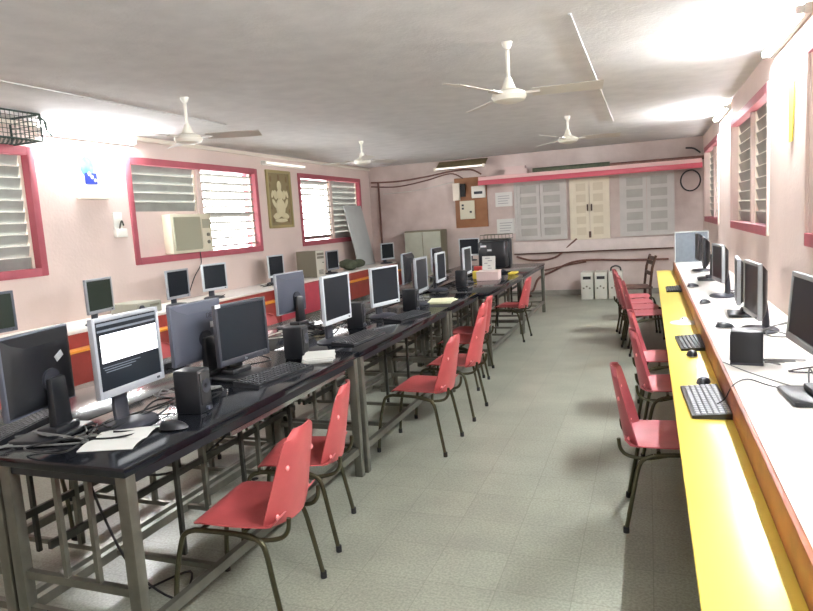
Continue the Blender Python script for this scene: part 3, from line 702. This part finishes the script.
# ------------------------------------------------------------------ left wall things
ac = thing('air_conditioner', 'ivory window air conditioner set in the middle window of the left wall', 'air conditioner', (XL, 6.47, 1.295))
MB().box((-.05,0,.235), (.22,.74,.46), bev=.012).build('housing', M['ivory'], ac)
b = MB(); b.b2(.058,.066,-.33,.15,.04,.43)
for i in range(18): b.b2(.066,.072,-.33,.15,.055+i*.02,.066+i*.02)
b.build('grille', M['ivory2'], ac)
pn = MB(); pn.b2(.06,.068,.17,.355,.05,.42,bev=.003); pn = pn.build('control_panel', M['ivory'], ac)
MB().b2(.068,.073,.18,.345,.29,.40).build('vent', M['ivory2'], pn)
for z in (.12,.21): MB().cyl((.068,.27,z),(.085,.27,z),.022,14).build('dial', M['dbeige'], pn)
cable('dark power lead hanging from the air conditioner to the left bench', [(XL+.02,6.62,1.3),(XL+.03,6.6,1.15),(XL+.03,6.45,1.0),(XL+.04,6.3,.80)], .006)
gp = thing('relief_panel', 'tall framed tan panel with a seated elephant-headed relief figure between the windows', 'picture', (XL, 8.60, 1.535))
b = MB(); W2, H2 = .34, .85
b.b2(.001,.035,-W2,-W2+.04,0,H2,bev=.006); b.b2(.001,.035,W2-.04,W2,0,H2,bev=.006); b.b2(.001,.035,-W2+.04,W2-.04,0,.04); b.b2(.001,.035,-W2+.04,W2-.04,H2-.04,H2); b.build('frame', M['gold'], gp)
MB().b2(.001,.016,-W2+.04,W2-.04,.04,H2-.04).build('backing', M['tan'], gp)
b = MB(); E = lambda y,z,r,sy,sz,a=0: b.ball((.017,y,z), r, (.25,sy,sz), rot=RX(a).to_3x3())
E(0,.30,.13,1,1.05); E(0,.49,.085,1,1); E(0,.62,.06,1,1.3); E(-.12,.49,.06,.8,1.2,.3); E(.12,.49,.06,.8,1.2,-.3)
E(.03,.41,.035,1,2.4,.3); E(.07,.33,.03,1,1.6,.9); E(-.16,.36,.035,1,2.4,.7); E(.17,.36,.035,1,2.4,-.6); E(-.2,.5,.03,1,2,-.4); E(.21,.5,.03,1,2,.4)
E(-.11,.18,.06,2,.8,.2); E(.11,.18,.06,2,.8,-.2); E(0,.11,.05,3.6,.6)
b.build('relief_figure', M['relief2'], gp)
b = MB()
for (y,z,r) in ((-.22,.72,.03),(.22,.72,.03),(-.22,.12,.03),(.22,.12,.03),(-.25,.62,.022),(.25,.25,.022),(0,.745,.03),(-.24,.3,.02),(.24,.6,.025)): b.ball((.016,y,z), r, (.3,1,1.6))
b.build('ornament', M['relief'], gp)
pc = thing('wall_calendar', 'white wall sheet with a blue picture above a narrow ledge, left of the middle window', 'picture', (XL, 5.06, 1.94))
MB().b2(.001,.006,-.15,.15,.02,.47).build('sheet', M['paper'], pc)
b = MB(); b.prism([(.085*math.cos(2*PI*k/24), .10*math.sin(2*PI*k/24)) for k in range(24)], .0065, .0085, lambda x,y,z: (z, x-.02, y+.30)); b.build('blue_print', M['blue'], pc)
MB().b2(.0066,.0088,-.06,.09,.13,.24).build('navy_print', M['dblue'], pc)
b = MB()
for (y,z,r) in ((-.0,.23,.022),(.03,.20,.02),(.065,.17,.018)): b.ball((.009,y,z), r, (.08,1,1))
b.build('white_shapes', M['paper'], pc)
b = MB()
for i in range(5): b.b2(.0062,.0072,-.12+i*.05,-.09+i*.05,.435,.447)
b.build('caption_marks', M['ink'], pc)
MB().b2(.001,.05,-.18,.18,-.02,.0,bev=.003).build('ledge', M['cream'], pc)
it = thing('wall_holder', 'small white holder with a dark clip on the wall just left of the middle window', 'holder', (XL, 5.36, 1.53))
MB().b2(.001,.05,-.075,.075,0,.09,bev=.006).build('cup', M['white'], it); MB().b2(.001,.012,-.06,.06,.09,.26,bev=.003).build('backplate', M['white'], it)
MB().ring_path(spline([(.03,-.02,.05),(.035,.0,.13),(.03,.03,.17),(.03,.05,.12)],5), .008, 6).build('clip', M['dsteel'], it)
cg = thing('wire_basket', 'dark green wire mesh basket hung high on the left wall by the picture edge', 'basket', (XL, 3.9, 2.38))
b = MB(); x1_, ya, yb_, h_ = .36, -.85, .36, .22
for (p, q) in [((0.005,ya,0),(x1_,ya,0)),((x1_,ya,0),(x1_,yb_,0)),((x1_,yb_,0),(.005,yb_,0)),((.005,ya,h_),(x1_,ya,h_)),((x1_,ya,h_),(x1_,yb_,h_)),((x1_,yb_,h_),(.005,yb_,h_)),((x1_,yb_,0),(x1_,yb_,h_)),((x1_,ya,0),(x1_,ya,h_)),((.005,yb_,0),(.005,yb_,h_)),((.005,ya,0),(.005,ya,h_)),((.005,ya,h_),(.005,yb_,h_)),((.005,ya,0),(.005,yb_,0))]: b.cyl(p, q, .009, 6)
b.build('rim', M['cage'], cg)
b = MB(); n = 30
for i in range(1, n):
    y = ya+(yb_-ya)*i/n
    b.ring_path([(x1_,y,h_),(x1_,y,0),(.005,y,0)], .0028, 5)
for i in range(1, 6): b.cyl((x1_,ya,h_*i/6), (x1_,yb_,h_*i/6), .0028, 5); b.cyl((.005+x1_*i/6.2,ya,0), (.005+x1_*i/6.2,yb_,0), .0028, 5)
for i in range(1, 7): b.cyl((.005+x1_*i/7,yb_,0), (.005+x1_*i/7,yb_,h_), .0028, 5)
for i in range(1, 5): b.cyl((.005,yb_,h_*i/5), (x1_,yb_,h_*i/5), .0028, 5)
b.build('mesh', M['cage'], cg)
b = MB(); b.ring_path(spline([(x1_-.02,yb_,.2),(x1_-.02,yb_+.06,.17),(x1_-.02,yb_+.07,.1),(x1_-.02,yb_+.12,.06)],5), .012, 6); b.build('hook', M['cage'], cg)
# tube lights
def tube_light(label, loc, rz, lit, L=1.2, group=None):
    t = thing('tube_light', label, 'light', loc, rz, group)
    MB().b2(.001,.035,-L/2,L/2,-.03,.03,bev=.004).build('batten', M['white'], t)
    MB().cyl((.062,-L/2+.04,0),(.062,L/2-.04,0),.014,12).build('tube', M['tube_max'] if lit == 4 else M['tube_warm'] if lit == 3 else M['tube_hot'] if lit == 2 else M['tube_on'] if lit else M['tube_dim'], t)
    for s in (-1,1): MB().b2(.03,.08,s*(L/2-.025)-.016,s*(L/2-.025)+.016,-.022,.022,bev=.004).build('end_cap', M['white'], t)
    return t
tube_light('brightly lit tube light on the left wall above the blue wall picture', (XL, 5.1, 2.53), 0, 3)
tube_light('dull tube light on the left wall above the relief panel', (XL, 8.78, 2.475), 0, False)
tube_light('brightly lit tube light on the right wall above the yellow pennant', (XR, 4.95, 2.545), PI, 2)
tube_light('brightly lit tube light on the right wall between the two far windows', (XR, 8.75, 2.545), PI, 2)
tube_light('unseen fill tube added on the left wall beside the camera', (XL, 1.3, 2.49), 0, True)  # out of view, added as ambient fill
tube_light('unseen tube added on the right wall beside the camera to brighten the bench', (XR, 1.2, 2.53), PI, 4)  # out of view, added to brighten the bench and yellow shelf
yp = MB(); yp.prism([(-.10,0),(.10,0),(.06,-.36),(-.04,-.36)], 0, .006, lambda x,y,z: (XR-.004-z, x, y)); yp = yp.build('pennant', M['yell'], loc=(0, 4.85, 2.22)); tag(yp, 'yellow cloth pennant hanging on the right wall by the near window', 'pennant')
lb = MB(); lb.b2(-.011,.011,-.37,.37,0,1.12,bev=.003); lb = lb.build('leaning_board', M['board'], loc=(-4.875, 10.98, BZ+.003)); tag(lb, 'large pale grey board leaning on the left wall at the far end of the bench', 'board')
lb.rotation_euler = (0, -.20, 0)
# ------------------------------------------------------------------ back wall things
cp = thing('steel_cupboard', 'grey-green steel cupboard standing against the back wall left of the meter board', 'cupboard', (-3.99, YB-.22, 0))
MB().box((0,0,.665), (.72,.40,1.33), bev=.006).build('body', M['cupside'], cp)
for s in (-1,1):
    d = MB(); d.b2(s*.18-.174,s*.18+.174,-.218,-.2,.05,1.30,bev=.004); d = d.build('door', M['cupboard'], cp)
    MB().b2(-s*(-.035)-.01,-s*(-.035)+.01,-.235,-.218,.62,.74,bev=.003).build('handle', M['metalc'], d)
wb = thing('meter_board', 'brown wooden meter board with switch boxes on the back wall', 'electrical board', (-3.12, YB, 1.33))
MB().b2(-.31,.31,-.03,-.001,0,.93,bev=.004).build('backboard', M['wood'], wb)
d = MB(); d.b2(-.33,-.2,-.10,-.03,.52,.84,bev=.006); d = d.build('switch_box', M['cream'], wb)
MB().b2(-.19,-.09,-.08,-.03,.58,.82,bev=.006).build('fuse_holder', M['rubber'], wb)
d = MB(); d.b2(.03,.29,-.09,-.03,.54,.76,bev=.008); d = d.build('meter_box', M['white'], wb); MB().b2(.08,.24,-.094,-.09,.61,.66).build('meter_dial', M['black2'], d)
d = MB(); d.b2(-.21,.07,-.08,-.03,.16,.50,bev=.006); d = d.build('distribution_box', M['ivory'], wb)
for (x,z) in ((-.15,.42),(-.15,.36),(.0,.29)): MB().b2(x-.02,x+.02,-.09,-.08,z-.018,z+.018).build('switch', M['black2'], d)
bf = thing('tube_light', 'old tube light under a slanted dusty reflector high on the back wall', 'light', (-3.2, YB, 2.44))
MB().prism([(-.32,0),(-.30,0),(-.02,.15),(-.04,.15)], -.50, .44, lambda x,y,z: (z,x,y)).build('reflector', M['reflector'], bf)
MB().cyl((-.5,-.33,.0),(.42,-.33,.0),.016,10).build('tube', M['tube_dim'], bf)
for s in (-.5,.42): MB().b2(s-.02,s+.02,-.35,-.29,-.03,.03).build('end_cap', M['cream'], bf)
for x in (-.3,.25): MB().b2(x-.012,x+.012,-.31,-.001,.0,.02).build('bracket', M['dsteel'], bf)
def notice(label, x, z, w, h):
    o = MB(); o.m(0).b2(-w/2,w/2,-.005,-.001,0,h); o.m(1)
    for i in range(4): o.b2(-w*.35,w*random.uniform(.15,.38),-.006,-.0045,h*(.2+.17*i),h*(.24+.17*i))
    o = o.build('paper_notice', [M['paper'], M['ink']], loc=(x, YB, z)); return tag(o, label, 'notice')
notice('upper white paper notice on the back wall beside the left shutter', -2.5, 1.68, .32, .26)
notice('lower white paper notice on the back wall beside the left shutter', -2.48, 1.17, .34, .28)
cable('dark cable sagging along the back wall from the left corner to the meter board', [(XL+.05,YB-.02,2.32),(-4.6,YB-.02,2.3),(-4.0,YB-.02,2.34),(-3.5,YB-.02,2.4),(-3.1,YB-.05,2.4),(-2.9,YB-.03,2.3)], .016, 'rust')
cable('second dark cable running beneath the sagging one on the back wall', [(XL+.05,YB-.02,2.24),(-4.6,YB-.02,2.2),(-4.0,YB-.02,2.27),(-3.5,YB-.02,2.36),(-3.25,YB-.05,2.25)], .012, 'rust')
cable('rusty pipe running down the left corner of the back wall', [(-4.98,YB-.03,2.3),(-4.98,YB-.03,1.4),(-4.98,YB-.03,.1)], .02, 'rust')
cable('pale cable along the back wall under the dark cables', [(-4.9,YB-.012,2.08),(-4.2,YB-.012,2.1),(-3.45,YB-.012,2.2)], .008, 'cablew')
pts = [(.82,YB-.1,2.34),(.72,YB-.06,2.42),(.6,YB-.04,2.44)]
cable('dark cable end high in the right corner above the ledge', pts, .014)
lp_ = [(.67+.15*math.cos(a), YB-.04-.004*a, 1.90+.17*math.sin(a)) for a in [PI/2+i*2*PI/16 for i in range(30)]]
cable('dark coil of cable hanging in the right corner under the ledge', lp_, .012)
cable('brown hose running along the back wall and down to the floor', [(.32,YB-.03,.60),(-.3,YB-.03,.605),(-.9,YB-.03,.63),(-1.3,YB-.04,.60),(-1.65,YB-.05,.45),(-1.9,YB-.06,.33),(-2.0,YB-.08,.12),(-2.1,YB-.12,.022)], .02, 'rust')
cable('thin brown hose branching off on the back wall to the left', [(-1.05,YB-.03,.60),(-1.4,YB-.03,.55),(-1.85,YB-.03,.46)], .014, 'rust')
cable('dark cable drooping below the sill left of the hose', [(-2.3,YB-.03,.74),(-2.0,YB-.03,.66),(-1.6,YB-.03,.70),(-1.35,YB-.08,.90),(-1.2,YB-.08,1.02)], .018, 'rust')
dpt = MB(); dpt.ball((0,0,.02), .11, (1,.8,.25)); 
for v in dpt.bm.verts: v.co.z = max(v.co.z, 0)
dpt = dpt.build('floor_cloth', M['dwood'], loc=(-2.12, YB-.2, 0)); tag(dpt, 'dark crumpled cloth on the floor under the hose end', 'cloth')
for i, (x, lab, w) in enumerate([(-.99,'leftmost of three grey power backup cabinets on the floor by the back wall',.2),(-.765,'middle of three grey power backup cabinets on the floor by the back wall',.2),(-.53,'rightmost of three grey power backup cabinets, with the carry loop on top',.22)]):
    u = thing('backup_power_unit', lab, 'power unit', (x, 11.55, 0), 0, 'grey power backup cabinets')
    MB().box((0,0,.235), (w,.42,.46), bev=.008).build('cabinet', M['greycab'], u)
    MB().b2(-w/2+.02,w/2-.02,-.216,-.21,.03,.44,bev=.002).build('front_panel', M['greycab'], u)
    if i < 2: MB().b2(-.065,.065,-.22,-.216,.35,.40).build('display', M['rubber'], u)
    else: MB().lathe([(.002,0),(.05,0),(.055,.004),(.002,.006)], (.03,-.216,.36), 18, rot=RX(PI/2).to_3x3()).build('gauge', M['black2'], u)
    for q in range(3): MB().cyl((-.055+q*.05,-.216,.2+.03*(q%2)),(-.055+q*.05,-.228,.2+.03*(q%2)),.016,12).build('knob', M['dbeige'], u)
    if i == 2: MB().ring_path(spline([(-.08,0,.46),(-.07,0,.52),(.0,0,.55),(.07,0,.52),(.08,0,.46)],5), .014, 8).build('carry_loop', M['dsteel'], u)
# ------------------------------------------------------------------ ceiling
def fan(label, x, y, zc, a0, group='ceiling fans'):
    t = thing('ceiling_fan', label, 'ceiling fan', (x, y, ZC), 0, group); d = ZC-zc
    MB().lathe([(.002,-.0),(.034,-.0),(.03,-.02),(.016,-.045),(.002,-.045)]).build('canopy', M['creamfan'], t)
    MB().cyl((0,0,-.05),(0,0,-d+.06),.012,10).build('rod', M['creamfan'], t)
    MB().lathe([(.002,-d+.11),(.02,-d+.11),(.035,-d+.07),(.05,-d+.035),(.002,-d+.035)]).build('rod_cup', M['creamfan'], t)
    MB().lathe([(.002,-d+.04),(.06,-d+.035),(.105,-d+.015),(.115,-d-.01),(.10,-d-.035),(.05,-d-.05),(.002,-d-.052)], seg=28).build('motor', M['creamfan'], t)
    for k in range(3):
        a = a0+k*2*PI/3
        bl_ = MB(); bl_.sheet(lambda u,v: (.15+.44*u, (.055+.012*u)*(2*v-1), -d+.006-.014*(2*v-1)), 6, 2, .003); bl_.b2(.09,.20,-.02,.02,-d-.002,-d+.012)
        o = bl_.build('blade', M['fanblade'], t); o.rotation_euler.z = a
fan('ceiling fan on the left, before the lit tube, nearest the middle window', -3.5, 4.48, 2.29, .35)
fan('far left ceiling fan in front of the back wall corner', -3.58, 8.14, 2.35, 1.1)
fan('nearest ceiling fan over the aisle, on a long rod', -.84, 4.35, 2.28, .12)
fan('far ceiling fan over the aisle in front of the red-edged ledge', -.87, 8.0, 2.35, .2)
o = MB(); o.b2(-.006,.006,0,4.9,-.008,-.0005); o = o.build('ceiling_conduit', M['ceil'], loc=(-.40, 3.95, ZC)); tag(o, 'thin white conduit running along the ceiling right of the fans', 'conduit')
o = MB(); o.b2(-.006,.006,0,3.0,-.008,-.0005); o = o.build('ceiling_conduit', M['ceil'], loc=(-4.05, 2.8, ZC)); tag(o, 'thin white conduit along the ceiling near the left wall', 'conduit')
# ------------------------------------------------------------------ light, camera
w = bpy.data.worlds.new('daylight'); bpy.context.scene.world = w; w.use_nodes = True
bg = w.node_tree.nodes['Background']; bg.inputs['Color'].default_value = (.985, .99, 1.0, 1); bg.inputs['Strength'].default_value = 9.0
for side, wins in ((-1, WINS), (1, WINSR)):
    for (a, c) in wins:
        L = bpy.data.lights.new('window_portal', 'AREA'); L.shape = 'RECTANGLE'; L.size = WT-WB-.1; L.size_y = c-a-.1
        L.cycles.is_portal = True
        o = bpy.data.objects.new('window_portal', L); C.objects.link(o)
        o.location = ((XL-.19 if side < 0 else XR+.19), (a+c)/2, (WT+WB)/2)
        o.rotation_euler = (0, -PI/2 if side < 0 else PI/2, 0)
cam = bpy.data.cameras.new('camera'); co = bpy.data.objects.new('camera', cam); C.objects.link(co)
cam.sensor_fit = 'HORIZONTAL'; cam.sensor_width = 36; cam.lens = 648.354*36/813; cam.clip_start = .02
Rr = ((0.936, -0.013, -0.351), (0.346, -0.141, 0.928), (-0.062, -0.990, -0.127))
X = Vector(r[0] for r in Rr); Yd = Vector(r[1] for r in Rr); Zf = Vector(r[2] for r in Rr)
Zf.normalize(); X = (X - Zf*X.dot(Zf)).normalized(); Yd = Zf.cross(X)
mw = Matrix((( X.x, -Yd.x, -Zf.x, 0), (X.y, -Yd.y, -Zf.y, 0), (X.z, -Yd.z, -Zf.z, 1.5), (0,0,0,1)))
co.matrix_world = mw
sc = bpy.context.scene; sc.camera = co
sc.view_settings.view_transform = 'Standard'; sc.view_settings.look = 'None'; sc.view_settings.gamma = 1; sc.view_settings.use_curve_mapping = False
sc.view_settings.exposure = 1.05
